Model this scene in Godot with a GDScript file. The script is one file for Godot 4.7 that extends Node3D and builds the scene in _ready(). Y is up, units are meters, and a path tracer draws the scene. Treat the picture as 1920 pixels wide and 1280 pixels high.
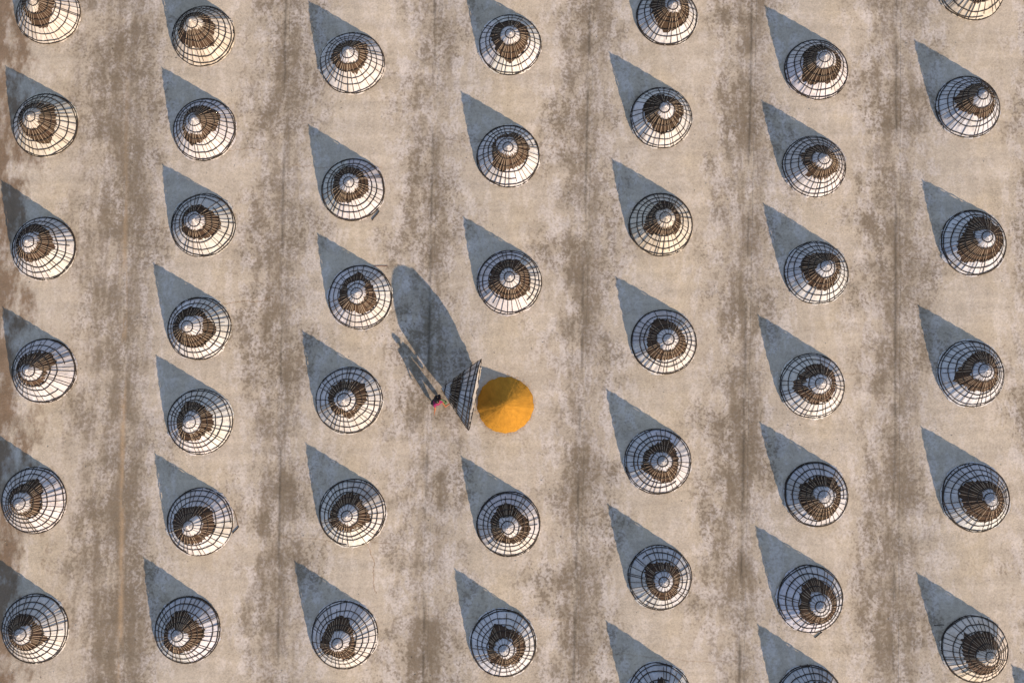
extends Node3D
# A concrete paddy-drying yard seen from straight above: rows of conical bamboo covers, one tipped up on its
# rim by a woman beside the golden pile of grain it has been standing on.  x east, z towards the foot of the photo.

const SUN := Vector3(1.394, 1.0, 1.961)          # towards the sun, per metre of height
const TEX := Rect2(-29.0, -24.0, 56.0, 40.0)     # the part of the yard that its textures map
const YARD := Rect2(-37.0, -64.0, 72.0, 120.0)   # all of the concrete
const TW := 1792
const TH := 1280
# valleys between the rows: x = a + b * z
const VAL := [[-39.6, 0.09], [-32.4, 0.075], [-25.35, 0.058], [-18.29, 0.036], [-11.08, 0.0164], [-4.39, -0.0066], [2.51, -0.031], [9.91, -0.0447], [16.67, -0.0475], [23.72, -0.07], [30.7, -0.085], [37.6, -0.1]]

var rng := RandomNumberGenerator.new()
var M := {}
var fold := FastNoiseLite.new()
var rag := FastNoiseLite.new()
var used := {}


func _ready() -> void:
	# camera
	var cam := Camera3D.new()
	cam.name = "camera"
	add_child(cam)
	var fw := Vector3(-0.01454606, -0.99491181, -0.09969402)
	var up := Vector3(0.0, 0.09970457, -0.99501708)
	var rt := Vector3(0.9998942, -0.01447358, -0.00145031)
	cam.transform = Transform3D(Basis(rt, up, -fw).orthonormalized(), Vector3(0, 38.3057, 0))
	cam.fov = rad_to_deg(2.0 * atan(640.0 / 1585.0))
	cam.near = 0.1
	cam.far = 2000.0
	cam.current = true
	# sky and exposure
	var we := WorldEnvironment.new()
	we.name = "world"
	var e := Environment.new()
	e.background_mode = Environment.BG_SKY
	var sk := ProceduralSkyMaterial.new()
	sk.sky_top_color = Color(0.575, 0.662, 0.79)
	sk.sky_horizon_color = Color(0.80, 0.82, 0.83)
	sk.sky_curve = 0.15
	sk.ground_bottom_color = Color(0.45, 0.42, 0.38)
	sk.ground_horizon_color = Color(0.62, 0.62, 0.60)
	sk.sky_energy_multiplier = 0.9
	var sky := Sky.new()
	sky.sky_material = sk
	e.sky = sky
	e.tonemap_mode = Environment.TONE_MAPPER_LINEAR
	e.tonemap_exposure = 1.9
	e.sdfgi_enabled = true
	e.ssao_enabled = true
	e.ssil_enabled = true
	we.environment = e
	add_child(we)
	# sun
	var sun := DirectionalLight3D.new()
	sun.name = "sun"
	sun.light_energy = 1.47
	sun.light_color = Color(1.0, 0.895, 0.765)
	sun.light_angular_distance = 0.55
	sun.shadow_enabled = true
	add_child(sun)
	sun.look_at_from_position(SUN, Vector3.ZERO, Vector3.UP)

	rng.seed = 20
	fold.seed = 5
	fold.frequency = 1.0
	fold.fractal_octaves = 3
	rag.seed = 9
	rag.frequency = 1.0
	rag.fractal_octaves = 3
	make_materials()
	make_ground()
	make_covers()
	make_grain()
	make_tipped()
	make_person()
	make_small()


# ---------------------------------------------------------------- helpers
func numbered(s: String) -> String:
	if not used.has(s):
		used[s] = 0
		return s
	used[s] += 1
	return "%s_%03d" % [s, used[s]]


func thing(called: String, label: String, category: String, at := Vector3.ZERO, group := "") -> Node3D:
	var o := Node3D.new()
	o.name = numbered(called)
	add_child(o)
	o.position = at
	o.set_meta("label", label)
	o.set_meta("category", category)
	if group:
		o.set_meta("group", group)
	return o


func part(called: String, mesh: Mesh, mat: Material, parent: Node3D) -> MeshInstance3D:
	var o := MeshInstance3D.new()
	o.mesh = mesh
	o.material_override = mat
	var n := called
	var i := 0
	while parent.has_node(NodePath(n)):
		i += 1
		n = "%s_%03d" % [called, i]
	o.name = n
	parent.add_child(o, true)
	return o


class Geo:
	var v := PackedVector3Array()
	var c := PackedColorArray()
	var uv := PackedVector2Array()
	var ix := PackedInt32Array()

	func add(p: Vector3, col := Color.WHITE) -> int:
		v.append(p)
		c.append(col)
		return v.size() - 1

	func quad(a: int, b: int, d: int, e: int) -> void:
		ix.append_array(PackedInt32Array([a, b, d, a, d, e]))

	func mesh() -> ArrayMesh:
		var n := PackedVector3Array()
		n.resize(v.size())
		for i in range(0, ix.size(), 3):
			var a := ix[i]
			var b := ix[i + 1]
			var d := ix[i + 2]
			var k := (v[d] - v[a]).cross(v[b] - v[a])
			n[a] += k
			n[b] += k
			n[d] += k
		for i in n.size():
			n[i] = n[i].normalized()
		var arr := []
		arr.resize(Mesh.ARRAY_MAX)
		arr[Mesh.ARRAY_VERTEX] = v
		arr[Mesh.ARRAY_NORMAL] = n
		arr[Mesh.ARRAY_COLOR] = c
		if uv.size() == v.size():
			arr[Mesh.ARRAY_TEX_UV] = uv
		arr[Mesh.ARRAY_INDEX] = ix
		var m := ArrayMesh.new()
		m.add_surface_from_arrays(Mesh.PRIMITIVE_TRIANGLES, arr)
		return m

	# a bent bar through pts; side[i] points out of the surface that it lies on
	func bar(pts: PackedVector3Array, side: PackedVector3Array, w: float, t: float, cols: PackedColorArray, closed := false, caps := true, n := 6, ws := PackedFloat32Array()) -> void:
		var first := v.size()
		var m := pts.size()
		for i in m:
			var p0 := pts[(i - 1 + m) % m] if closed else pts[maxi(i - 1, 0)]
			var p1 := pts[(i + 1) % m] if closed else pts[mini(i + 1, m - 1)]
			var along := (p1 - p0).normalized()
			var o := (side[i] - along * side[i].dot(along)).normalized()
			var r := along.cross(o)
			for k in n:
				var a := TAU * (k + 0.5) / n
				add(pts[i] + (r * cos(a) * w * 0.5 + o * sin(a) * t * 0.5) * (ws[i] if ws.size() > i else 1.0), cols[i])
		var segs := m if closed else m - 1
		for i in segs:
			var a0 := first + i * n
			var b0 := first + ((i + 1) % m) * n
			for k in n:
				var k1 := (k + 1) % n
				quad(a0 + k, b0 + k, b0 + k1, a0 + k1)
		if caps and not closed:
			for endd in [0, m - 1]:
				var ci := add(pts[endd], cols[endd])
				for k in n:
					var x: int = first + endd * n + k
					var y: int = first + endd * n + (k + 1) % n
					if endd == 0:
						ix.append_array(PackedInt32Array([ci, x, y]))
					else:
						ix.append_array(PackedInt32Array([ci, y, x]))


func noise_tex(freq: float, oct: int, lo: float, hi: float, sd: int, size := 512, normal := false, bump := 4.0) -> NoiseTexture2D:
	var n := FastNoiseLite.new()
	n.seed = sd
	n.frequency = freq
	n.fractal_octaves = oct
	n.noise_type = FastNoiseLite.TYPE_SIMPLEX_SMOOTH
	var t := NoiseTexture2D.new()
	t.width = size
	t.height = size
	t.seamless = true
	t.noise = n
	if normal:
		t.as_normal_map = true
		t.bump_strength = bump
	else:
		var g := Gradient.new()
		g.set_color(0, Color(lo, lo, lo))
		g.set_color(1, Color(hi, hi, hi))
		t.color_ramp = g
	return t


func mat(rough: float, tex: Texture2D = null, scale := 1.0, nrm: Texture2D = null, nscale := 1.0) -> StandardMaterial3D:
	var m := StandardMaterial3D.new()
	m.vertex_color_use_as_albedo = true
	m.roughness = rough
	m.metallic_specular = 0.3
	if tex:
		m.albedo_texture = tex
	if nrm:
		m.normal_enabled = true
		m.normal_texture = nrm
		m.normal_scale = nscale
	if tex or nrm:
		m.uv1_triplanar = true
		m.uv1_world_triplanar = true
		m.uv1_scale = Vector3.ONE * scale
	m.cull_mode = BaseMaterial3D.CULL_DISABLED
	return m


func make_materials() -> void:
	M.sheet = mat(0.5, noise_tex(0.02, 4, 0.80, 1.0, 31), 0.5, noise_tex(0.03, 4, 0, 1, 32, 512, true, 6.0), 0.9)
	M.thin_sheet = mat(0.5, noise_tex(0.02, 4, 0.80, 1.0, 31), 0.5, noise_tex(0.03, 4, 0, 1, 32, 512, true, 6.0), 0.9)
	M.thin_sheet.backlight_enabled = true
	M.thin_sheet.backlight = Color(0.42, 0.41, 0.40)
	M.mat = mat(0.9, noise_tex(0.05, 4, 0.6, 1.0, 33), 0.9, noise_tex(0.08, 3, 0, 1, 34, 512, true, 8.0), 0.6)
	M.bamboo = mat(0.75, noise_tex(0.04, 3, 0.65, 1.0, 35), 1.3)
	M.grain = mat(0.85, noise_tex(0.12, 4, 0.62, 1.0, 36), 1.1, noise_tex(0.25, 3, 0, 1, 37, 512, true, 10.0), 0.9)
	M.cloth = mat(0.85, noise_tex(0.06, 3, 0.75, 1.0, 38), 2.0)
	M.skin = mat(0.55)
	M.hair = mat(0.45)
	M.earth = mat(0.95, noise_tex(0.02, 5, 0.55, 1.0, 39), 0.05)


# ---------------------------------------------------------------- ground
func grey(q: Array) -> PackedByteArray:
	# frequency, octaves, gain, seed, stretch across, stretch down, warp
	var n := FastNoiseLite.new()
	n.seed = q[3]
	n.frequency = q[0]
	n.noise_type = FastNoiseLite.TYPE_SIMPLEX
	n.fractal_type = FastNoiseLite.FRACTAL_FBM
	n.fractal_octaves = q[1]
	n.fractal_gain = q[2]
	if q[6] > 0.0:
		n.domain_warp_enabled = true
		n.domain_warp_amplitude = q[6]
		n.domain_warp_frequency = q[0] * 2.0
	var im := n.get_image(TW / q[4], TH / q[5], false, false, true)
	if im.get_width() != TW or im.get_height() != TH:
		im.resize(TW, TH, Image.INTERPOLATE_CUBIC)
	im.convert(Image.FORMAT_L8)
	return im.get_data()


# per valley: reach of the dark band to the left and right and its strength; the dark later pour beside it: strength, left and right edge, from and to z
const BAND := [
	[.8, .8, .6, 0., 0., 1., -99., 99.], [.8, .8, .6, 0., 0., 1., -99., 99.], [1.0, .9, 1.0, 0., 0., 1., -99., 99.],
	[1.75, .9, 1.45, .5, -1.25, .75, -4., 99.], [1.1, .95, .85, 1.35, -1.0, .85, 2.2, 6.6], [.8, .85, .70, 1.3, -.68, .75, 0.6, 99.],
	[.9, .7, .80, 1.1, -.72, .30, -9., 3.5], [1.1, .7, .95, .7, -.7, .42, -99., 99.], [.95, 1.1, 1.1, .0, 0., 1., -99., 99.],
	[.8, .8, .6, .3, 1., 2., -99., 99.], [.8, .8, .6, 0., 0., 1., -99., 99.], [.8, .8, .6, 0., 0., 1., -99., 99.]]


func yard_rows(z0: int, z1: int, f: Array) -> Array:
	var big: PackedByteArray = f[0]
	var blot: PackedByteArray = f[1]
	var spk: PackedByteArray = f[2]
	var fine: PackedByteArray = f[3]
	var streak: PackedByteArray = f[4]
	var worn: PackedByteArray = f[5]
	var hor: PackedByteArray = f[6]
	var spk2: PackedByteArray = f[7]
	var data := PackedByteArray()
	data.resize(TW * (z1 - z0) * 3)
	var bump := PackedByteArray()
	bump.resize(TW * (z1 - z0))
	var px := TEX.size.x / TW
	var pz := TEX.size.y / TH
	var lut := PackedByteArray()
	lut.resize(1025)
	for i in 1025:
		lut[i] = int(round(255.0 * pow(i / 1024.0, 1.0 / 2.2)))
	var bell := PackedFloat32Array()
	bell.resize(301)
	for i in 301:
		bell[i] = exp(-pow(i / 100.0, 2.0))
	var o := 0
	for y in range(z0, z1):
		var z := TEX.position.y + (y + 0.5) * pz
		var vx := PackedFloat32Array()
		for q in VAL:
			vx.append(q[0] + q[1] * z)
		var j := 0
		var edge_to := 0.5 * (vx[0] + vx[1])
		var bl: float = BAND[0][0]
		var br: float = BAND[0][1]
		var bs: float = BAND[0][2]
		var es: float = BAND[0][3]
		var eo: float = BAND[0][4]
		var e2: float = BAND[0][5]
		var run := 0.12 * sin(z * 0.31) + 0.1 * sin(z * 0.83 + 1.0)
		for x in TW:
			var i := y * TW + x
			var wx := TEX.position.x + (x + 0.5) * px
			while wx > edge_to and j < 11:
				j += 1
				edge_to = 0.5 * (vx[j] + vx[mini(j + 1, 11)]) if j < 11 else 1e9
				bl = BAND[j][0]
				br = BAND[j][1]
				bs = BAND[j][2]
				es = BAND[j][3]
				eo = BAND[j][4]
				e2 = BAND[j][5]
				if es > 0.0:
					es *= clampf((z - BAND[j][6]) * 0.8 + 0.5, 0.0, 1.0) * clampf((BAND[j][7] - z) * 0.8 + 0.5, 0.0, 1.0)
				run = 0.14 * sin(z * 0.31 + j * 2.0) + 0.1 * sin(z * 0.83 + j)
			var nbig := big[i] / 255.0
			var n1 := spk[i] / 255.0
			var nb := blot[i] / 255.0
			var n2 := spk2[i] / 255.0
			var nw := worn[i] / 255.0
			var ns := streak[i] / 255.0
			var nf := fine[i] / 255.0
			var dv := wx - vx[j]
			var d := dv + (nb - 0.5) * 0.9 + (n1 - 0.5) * 0.35
			var away := absf(d) / (bl if d < 0.0 else br)
			var dark := 0.0
			if away < 2.9:
				dark = bs * bell[int(away * 100.0)] * (0.60 + 0.95 * clampf(nbig * 1.6 - 0.35 + run, 0.0, 1.0))
			if es > 0.0:
				var wob := (n1 - 0.5) * 0.12
				var ed := dv - eo + wob
				var ee := e2 - dv + wob
				if ed > -0.02 and ee > -0.2:
					dark += es * clampf((ed + 0.02) * 20.0, 0.0, 1.0) * clampf((ee + 0.2) * 3.0, 0.0, 1.0) * clampf((nbig + run - 0.26) * 3.2, 0.0, 1.0) * (0.45 + 0.9 * nb)
			# mottling grows from the swept middle of a row towards its valley
			var flank := clampf((2.9 - absf(dv) + (nbig - 0.5) * 1.8) * 0.55, 0.0, 1.0)
			# how thickly the flecks lie: in the drains and the later pours, and in drifts between
			var region := clampf((nbig + run - 0.28) * 2.2, 0.0, 1.0)
			var dens := 1.0 - 1.0 / (1.0 + maxf(0.0, 1.15 * dark * (0.25 + 1.3 * ns) + 0.55 * flank * flank * (0.25 + 0.75 * region) * (0.3 + 1.4 * nb)))
			var st := clampf((n1 * 0.52 + nb * 0.34 + nf * 0.22 + ns * 0.22 + 0.44 * dens - 0.655) * 3.2, 0.0, 1.0)
			var fl := clampf((n1 * 0.55 + n2 * 0.34 + nb * 0.30 + nf * 0.08 + 0.16 * dens + 0.05 * flank - 0.775) * 14.0, 0.0, 1.0)
			var sp := clampf((n2 * 0.70 + nf * 0.36 + nw * 0.22 + 0.16 * dens - 0.715) * 8.0, 0.0, 1.0)
			var pale := clampf((nw * 0.8 + n1 * 0.22 + ns * 0.12 + 0.10 * flank - 0.570) * 5.5, 0.0, 1.0) * (0.30 + 0.70 * flank)
			var r := 0.412 + 0.070 * pale
			var g := 0.352 + 0.078 * pale
			var b := 0.283 + 0.108 * pale
			var yel := clampf((nbig - 0.42) * 3.0, 0.0, 1.0) * (1.0 - flank)
			r += 0.008 * yel
			g -= 0.002 * yel
			b -= 0.022 * yel
			var k := clampf(0.42 * dens * (0.5 + 1.0 * ns) + st * (0.20 + 0.42 * dens), 0.0, 0.9)
			k = 1.0 - (1.0 - k) * (1.0 - sp * (0.22 + 0.42 * dens)) * (1.0 - fl * (0.16 + 0.48 * flank * (0.4 + 0.6 * region)))
			r += (0.140 - r) * k
			g += (0.107 - g) * k
			b += (0.073 - b) * k
			var gut := 0.0
			if absf(dv) < 0.3:
				gut = bell[mini(300, int(absf(dv + (n1 - 0.5) * 0.05) * (1500.0 if j != 3 else 900.0)))]
			if gut > 0.0:
				if j == 3:
					gut *= 0.42 * clampf((ns - 0.36) * 6.0, 0.0, 1.0) * clampf((z + 20.0) * 0.06, 0.15, 1.0)
					r += (0.400 - r) * gut
					g += (0.275 - g) * gut
					b += (0.160 - b) * gut
				else:
					gut *= 0.40 * clampf((ns + run - 0.25) * 3.0, 0.0, 1.0)
					r *= 1.0 - gut
					g *= 1.0 - gut
					b *= 1.0 - gut
			if wx < -19.0:
				# soil blown in along the west edge
				var soil := clampf((-22.2 - wx + 0.055 * z + (nb - 0.5) * 3.4 + (n1 - 0.5)) * 0.6, 0.0, 0.9)
				r += (0.155 - r) * soil
				g += (0.102 - g) * soil
				b += (0.062 - b) * soil
			var tone := (0.80 + 0.30 * nf + 0.24 * (n1 - 0.5) + 0.24 * (hor[i] / 255.0 - 0.5) + 0.16 * (ns - 0.5) + 0.12 * (nw - 0.5)) * 1024.0
			data[o * 3] = lut[clampi(int(r * tone), 0, 1024)]
			data[o * 3 + 1] = lut[clampi(int(g * tone), 0, 1024)]
			data[o * 3 + 2] = lut[clampi(int(b * tone), 0, 1024)]
			bump[o] = clampi(int(128.0 + 50.0 * (n1 - 0.5) + 60.0 * (nf - 0.5) - 40.0 * k), 0, 255)
			o += 1
	return [data, bump]


func yard_textures() -> Array:
	var specs := [[0.006, 3, 0.55, 1, 1, 1, 0.0], [0.024, 7, 0.66, 2, 1, 2, 0.0], [0.085, 5, 0.66, 3, 1, 1, 3.0], [0.36, 2, 0.6, 4, 1, 1, 0.0], [0.045, 5, 0.62, 5, 1, 8, 0.0], [0.036, 6, 0.64, 7, 1, 2, 0.0], [0.03, 5, 0.65, 8, 7, 1, 0.0], [0.16, 4, 0.62, 11, 1, 1, 0.0]]
	var crew: Array[Thread] = []
	var f := []
	for q in specs:
		var th := Thread.new()
		th.start(grey.bind(q))
		crew.append(th)
	for th in crew:
		f.append(th.wait_to_finish())
	crew.clear()
	var parts := 8
	for p in parts:
		var th := Thread.new()
		th.start(yard_rows.bind(TH * p / parts, TH * (p + 1) / parts, f))
		crew.append(th)
	var data := PackedByteArray()
	var bump := PackedByteArray()
	for th in crew:
		var got: Array = th.wait_to_finish()
		data.append_array(got[0])
		bump.append_array(got[1])
	var px := TEX.size.x / TW
	var pz := TEX.size.y / TH
	var im := Image.create_from_data(TW, TH, false, Image.FORMAT_RGB8, data)
	# hairline cracks and pour joints across the rows
	var cracks := [[-11.0, 4.9, -6.0, 5.2], [-6.9, 5.1, -6.6, 7.4], [-10.9, -12.2, -6.6, -11.9], [9.9, -2.6, 16.4, -2.3], [-17.9, -9.0, -15.2, -9.2], [3.0, 1.9, 8.6, 2.3], [17.2, -7.7, 21.4, -7.4], [-15.6, -12.6, -12.2, -12.9], [-3.8, -13.3, 1.7, -13.0], [-14.2, -5.6, -11.6, -5.9], [2.2, 9.9, 9.4, 10.2], [-4.4, 8.3, 1.9, 8.6]]
	for q in cracks:
		var steps := 320
		for s in steps:
			var t := s / float(steps)
			var wx: float = lerpf(q[0], q[2], t)
			var wz: float = lerpf(q[1], q[3], t)
			var wob := rag.get_noise_2d(t * 1.6 + q[0], q[1]) * 0.22 + rag.get_noise_2d(t * 22.0 + q[0], q[1]) * 0.05
			if absf(q[2] - q[0]) > absf(q[3] - q[1]):
				wz += wob
			else:
				wx += wob
			var ix := int((wx - TEX.position.x) / px)
			var iz := int((wz - TEX.position.y) / pz)
			var w := 0.95 + 0.10 * rag.get_noise_2d(t * 14.0, q[1] * 3.0)
			im.set_pixel(ix, iz, im.get_pixel(ix, iz) * Color(w, w * 0.98, w * 0.96))
	var bi := Image.create_from_data(TW, TH, false, Image.FORMAT_L8, bump)
	bi.convert(Image.FORMAT_RGBA8)
	bi.bump_map_to_normal_map(3.0)
	return [ImageTexture.create_from_image(im), ImageTexture.create_from_image(bi)]


func sstep(a: float, b: float, x: float) -> float:
	var t := clampf((x - a) / (b - a), 0.0, 1.0)
	return t * t * (3.0 - 2.0 * t)


func swing(t: float) -> float:
	# beyond the mapped part of the yard the stains run on, mirrored
	return 1.0 - absf(fposmod(t, 2.0) - 1.0)


func vally(i: int, z: float) -> float:
	return VAL[i][0] + VAL[i][1] * z + 0.05 * rag.get_noise_2d(z * 0.5, i * 7.0)


func ground_y(x: float, z: float) -> float:
	for i in VAL.size() - 1:
		var a := vally(i, z)
		var b := vally(i + 1, z)
		if x >= a and x <= b:
			var u := (x - (a + b) * 0.5) / ((b - a) * 0.5)
			return -0.055 * (1.0 - cos(PI * u))
	return -0.085


func make_ground() -> void:
	var g := Geo.new()
	var big := 900.0
	for p in [Vector3(-big, -0.3, -big), Vector3(big, -0.3, -big), Vector3(big, -0.3, big), Vector3(-big, -0.3, big)]:
		g.add(p, Color(0.20, 0.155, 0.105))
	g.quad(0, 1, 2, 3)
	var soil := MeshInstance3D.new()
	soil.name = "ground"
	soil.mesh = g.mesh()
	soil.material_override = M.earth
	soil.set_meta("kind", "structure")
	soil.set_meta("label", "bare brown earth around the concrete drying yard")
	add_child(soil)
	var tx := yard_textures()
	var m := StandardMaterial3D.new()
	m.albedo_texture = tx[0]
	m.normal_enabled = true
	m.normal_texture = tx[1]
	m.normal_scale = 0.22
	m.roughness = 0.88
	m.metallic_specular = 0.25
	var yard := Node3D.new()
	yard.name = "concrete_yard"
	yard.set_meta("kind", "structure")
	yard.set_meta("label", "stained concrete drying yard poured in long cambered strips with dark drains between")
	add_child(yard)
	var nz := 120
	for i in VAL.size() - 1:
		strip("concrete_strip", yard, m, i, 0.20, 0.20, 14, nz, false)
	for i in range(1, VAL.size() - 1):
		strip("drain_strip", yard, m, i, 0.21, 0.21, 2, nz, true)


func strip(called: String, yard: Node3D, m: Material, i: int, el: float, er: float, nx: int, nz: int, drain: bool) -> void:
	var g := Geo.new()
	for a in nz + 1:
		var z := YARD.position.y + YARD.size.y * a / nz
		var xl := vally(i, z) + el
		var xr := vally(i + 1, z) - er
		if drain:
			xl = vally(i, z) - el
			xr = vally(i, z) + er
		xl = clampf(xl, YARD.position.x, YARD.end.x)
		xr = clampf(xr, YARD.position.x, YARD.end.x)
		for b in nx + 5:
			var t := clampf((b - 2.0) / nx, 0.0, 1.0)
			var x := lerpf(xl, xr, t)
			var y := ground_y(x, z)
			if drain:
				y -= 0.005
			if b == 0 or b == nx + 4:
				y -= 0.14      # the poured edge
			g.add(Vector3(x, y, z))
			g.uv.append(Vector2((x - TEX.position.x) / TEX.size.x, swing((z - TEX.position.y) / TEX.size.y + 0.0)))
	var w := nx + 5
	for a in nz:
		for b in w - 1:
			if b == 1 or b == w - 3:
				continue      # the edges keep their own corners
			var k := a * w + b
			g.quad(k, k + 1, k + w + 1, k + w)
	part(called, g.mesh(), m, yard)


# ---------------------------------------------------------------- covers
class Cone:
	var R: float
	var apex: Vector3
	var oval: float
	var turn: float
	var o := PackedFloat32Array()
	var c := PackedFloat32Array()
	var sd: float
	var tatter: float
	var seams := PackedFloat32Array()
	var tints := PackedColorArray()

	func base(th: float) -> Vector3:
		var r := R * (1.0 + oval * cos(2.0 * (th - turn)))
		return Vector3(cos(th) * r, 0.0, sin(th) * r)

	func at(th: float, s: float) -> Vector3:
		var p := apex + (base(th) - apex) * s
		# a little belly, as bent bamboo has
		return p + out(th) * 0.05 * R * s * (1.0 - s)

	func out(th: float) -> Vector3:
		var b := base(th)
		var side := Vector3(-sin(th), 0.0, cos(th))
		return side.cross(b - apex).normalized()

	func panel(th: float) -> Color:
		for i in seams.size():
			if fposmod(th, TAU) < seams[i]:
				return tints[i]
		return tints[0]

	func ring(a: PackedFloat32Array, th: float) -> float:
		var f := fposmod(th / TAU, 1.0) * a.size()
		var i := int(f) % a.size()
		return lerpf(a[i], a[(i + 1) % a.size()], f - floorf(f))


const RIBS := 34


func sheet_off(k: Cone, th: float, s: float) -> float:
	var u := th * RIBS / TAU
	var sag := -0.011 * (0.5 - 0.5 * cos(TAU * u)) * sstep(0.1, 0.5, s)
	var f := fold.get_noise_3d(cos(th) * 5.0 + k.sd, sin(th) * 5.0, s * 1.7) * 0.036 * s
	var fine := fold.get_noise_3d(cos(th) * 22.0, sin(th) * 22.0 + k.sd, s * 3.0) * 0.016 * s
	return sag + f + fine


func edge_noise(k: Cone, th: float, which: float) -> float:
	return rag.get_noise_3d(cos(th) * 2.6 + k.sd * 3.0, sin(th) * 2.6, which) * 0.05 + rag.get_noise_3d(cos(th) * 9.0 + k.sd, sin(th) * 9.0, which + 5.0) * (0.035 + k.tatter)


func cone_sheet(k: Cone, from: int, nth: int, ns: int, tint: Color, dirt: float) -> ArrayMesh:
	# from: 0 outer sheet, 1 cap sheet, 2 mat beneath
	var g := Geo.new()
	for a in nth:
		var th := TAU * a / nth
		var o := clampf(k.ring(k.o, th) + edge_noise(k, th, 1.0), 0.2, 0.96)
		var c := clampf(k.ring(k.c, th) + edge_noise(k, th, 40.0) * 0.85, 0.08, o - 0.03)
		var s0 := o
		var s1 := 0.998 + 0.085 * rag.get_noise_3d(cos(th) * 1.8 + k.sd, sin(th) * 1.8, 77.0) + 0.035 * rag.get_noise_3d(cos(th) * 14.0, sin(th) * 14.0, k.sd)
		if from == 1:
			s0 = 0.0
			s1 = c
		elif from == 2:
			s0 = maxf(0.04, c - 0.10)
			s1 = minf(0.97, o + 0.10)
		for b in ns + 1:
			var s := lerpf(s0, s1, b / float(ns))
			var off := sheet_off(k, th, s)
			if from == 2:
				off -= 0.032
			elif from == 1:
				off += 0.030 * fold.get_noise_3d(cos(th) * 3.2 + k.sd, sin(th) * 3.2, s * 3.0) * minf(1.0, s * 4.0) - (0.006 if b == ns else 0.0)
			elif b == 0 and from == 0 or b == ns and from == 1:
				off -= 0.006
			var p := k.at(th, s) + k.out(th) * off
			p.y = maxf(p.y, 0.004)
			if s > 1.0:
				p.y = 0.006 + 0.03 * absf(rag.get_noise_2d(th * 8.0, k.sd))
			var n := 0.5 + 0.5 * rag.get_noise_3d(cos(th) * 2.2 * s + k.sd, sin(th) * 2.2 * s, 9.0)
			var grime := clampf(dirt * (sstep(0.45, 0.75, n) + 0.8 * sstep(0.9, 1.03, s)), 0.0, 1.0)
			var tn := tint * k.panel(th) if from == 0 else tint
			g.add(p, tn.lerp(tn * Color(0.68, 0.60, 0.48), grime))
	for a in nth:
		var a1 := (a + 1) % nth
		for b in ns:
			g.quad(a * (ns + 1) + b, a * (ns + 1) + b + 1, a1 * (ns + 1) + b + 1, a1 * (ns + 1) + b)
	return g.mesh()


func hoop(k: Cone, s: float, w: float, lift: float, tint: Color, broken := false) -> ArrayMesh:
	var g := Geo.new()
	var n := 56
	var pts := PackedVector3Array()
	var side := PackedVector3Array()
	var cols := PackedColorArray()
	var ph := rng.randf() * TAU
	for i in n:
		var th := ph + TAU * i / n
		var ss := s + 0.045 * rag.get_noise_3d(cos(th) * 0.8 + s * 9.0, sin(th) * 0.8, k.sd) * minf(1.0, s * 2.5)
		ss = minf(ss, 0.985)
		var p := k.at(th, ss) + k.out(th) * lift
		p.y = maxf(p.y, w * 0.5)
		pts.append(p)
		side.append(k.out(th))
		cols.append(tint * (0.85 + 0.3 * rng.randf()))
	if broken:
		var keep := int(n * rng.randf_range(0.72, 0.9))
		g.bar(pts.slice(0, keep), side.slice(0, keep), w, w * 0.8, cols.slice(0, keep))
	else:
		g.bar(pts, side, w, w * 0.8, cols, true)
	return g.mesh()


func rib(k: Cone, th: float, s0: float, s1: float, w: float, lift: float, top: Color, low: Color, skew: float) -> ArrayMesh:
	var g := Geo.new()
	var pts := PackedVector3Array()
	var side := PackedVector3Array()
	var cols := PackedColorArray()
	var o := k.ring(k.o, th)
	var ws := PackedFloat32Array()
	for i in 9:
		var s := lerpf(s0, s1, i / 8.0)
		var t2 := th + skew * (s - 0.2)
		pts.append(k.at(t2, s) + k.out(t2) * (lift + 0.006 * rng.randf()))
		side.append(k.out(t2))
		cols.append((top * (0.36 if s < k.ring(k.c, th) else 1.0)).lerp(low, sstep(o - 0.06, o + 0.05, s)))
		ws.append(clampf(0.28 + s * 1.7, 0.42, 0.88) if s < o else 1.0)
	g.bar(pts, side, w, w * 0.7, cols, false, true, 5, ws)
	return g.mesh()


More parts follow.
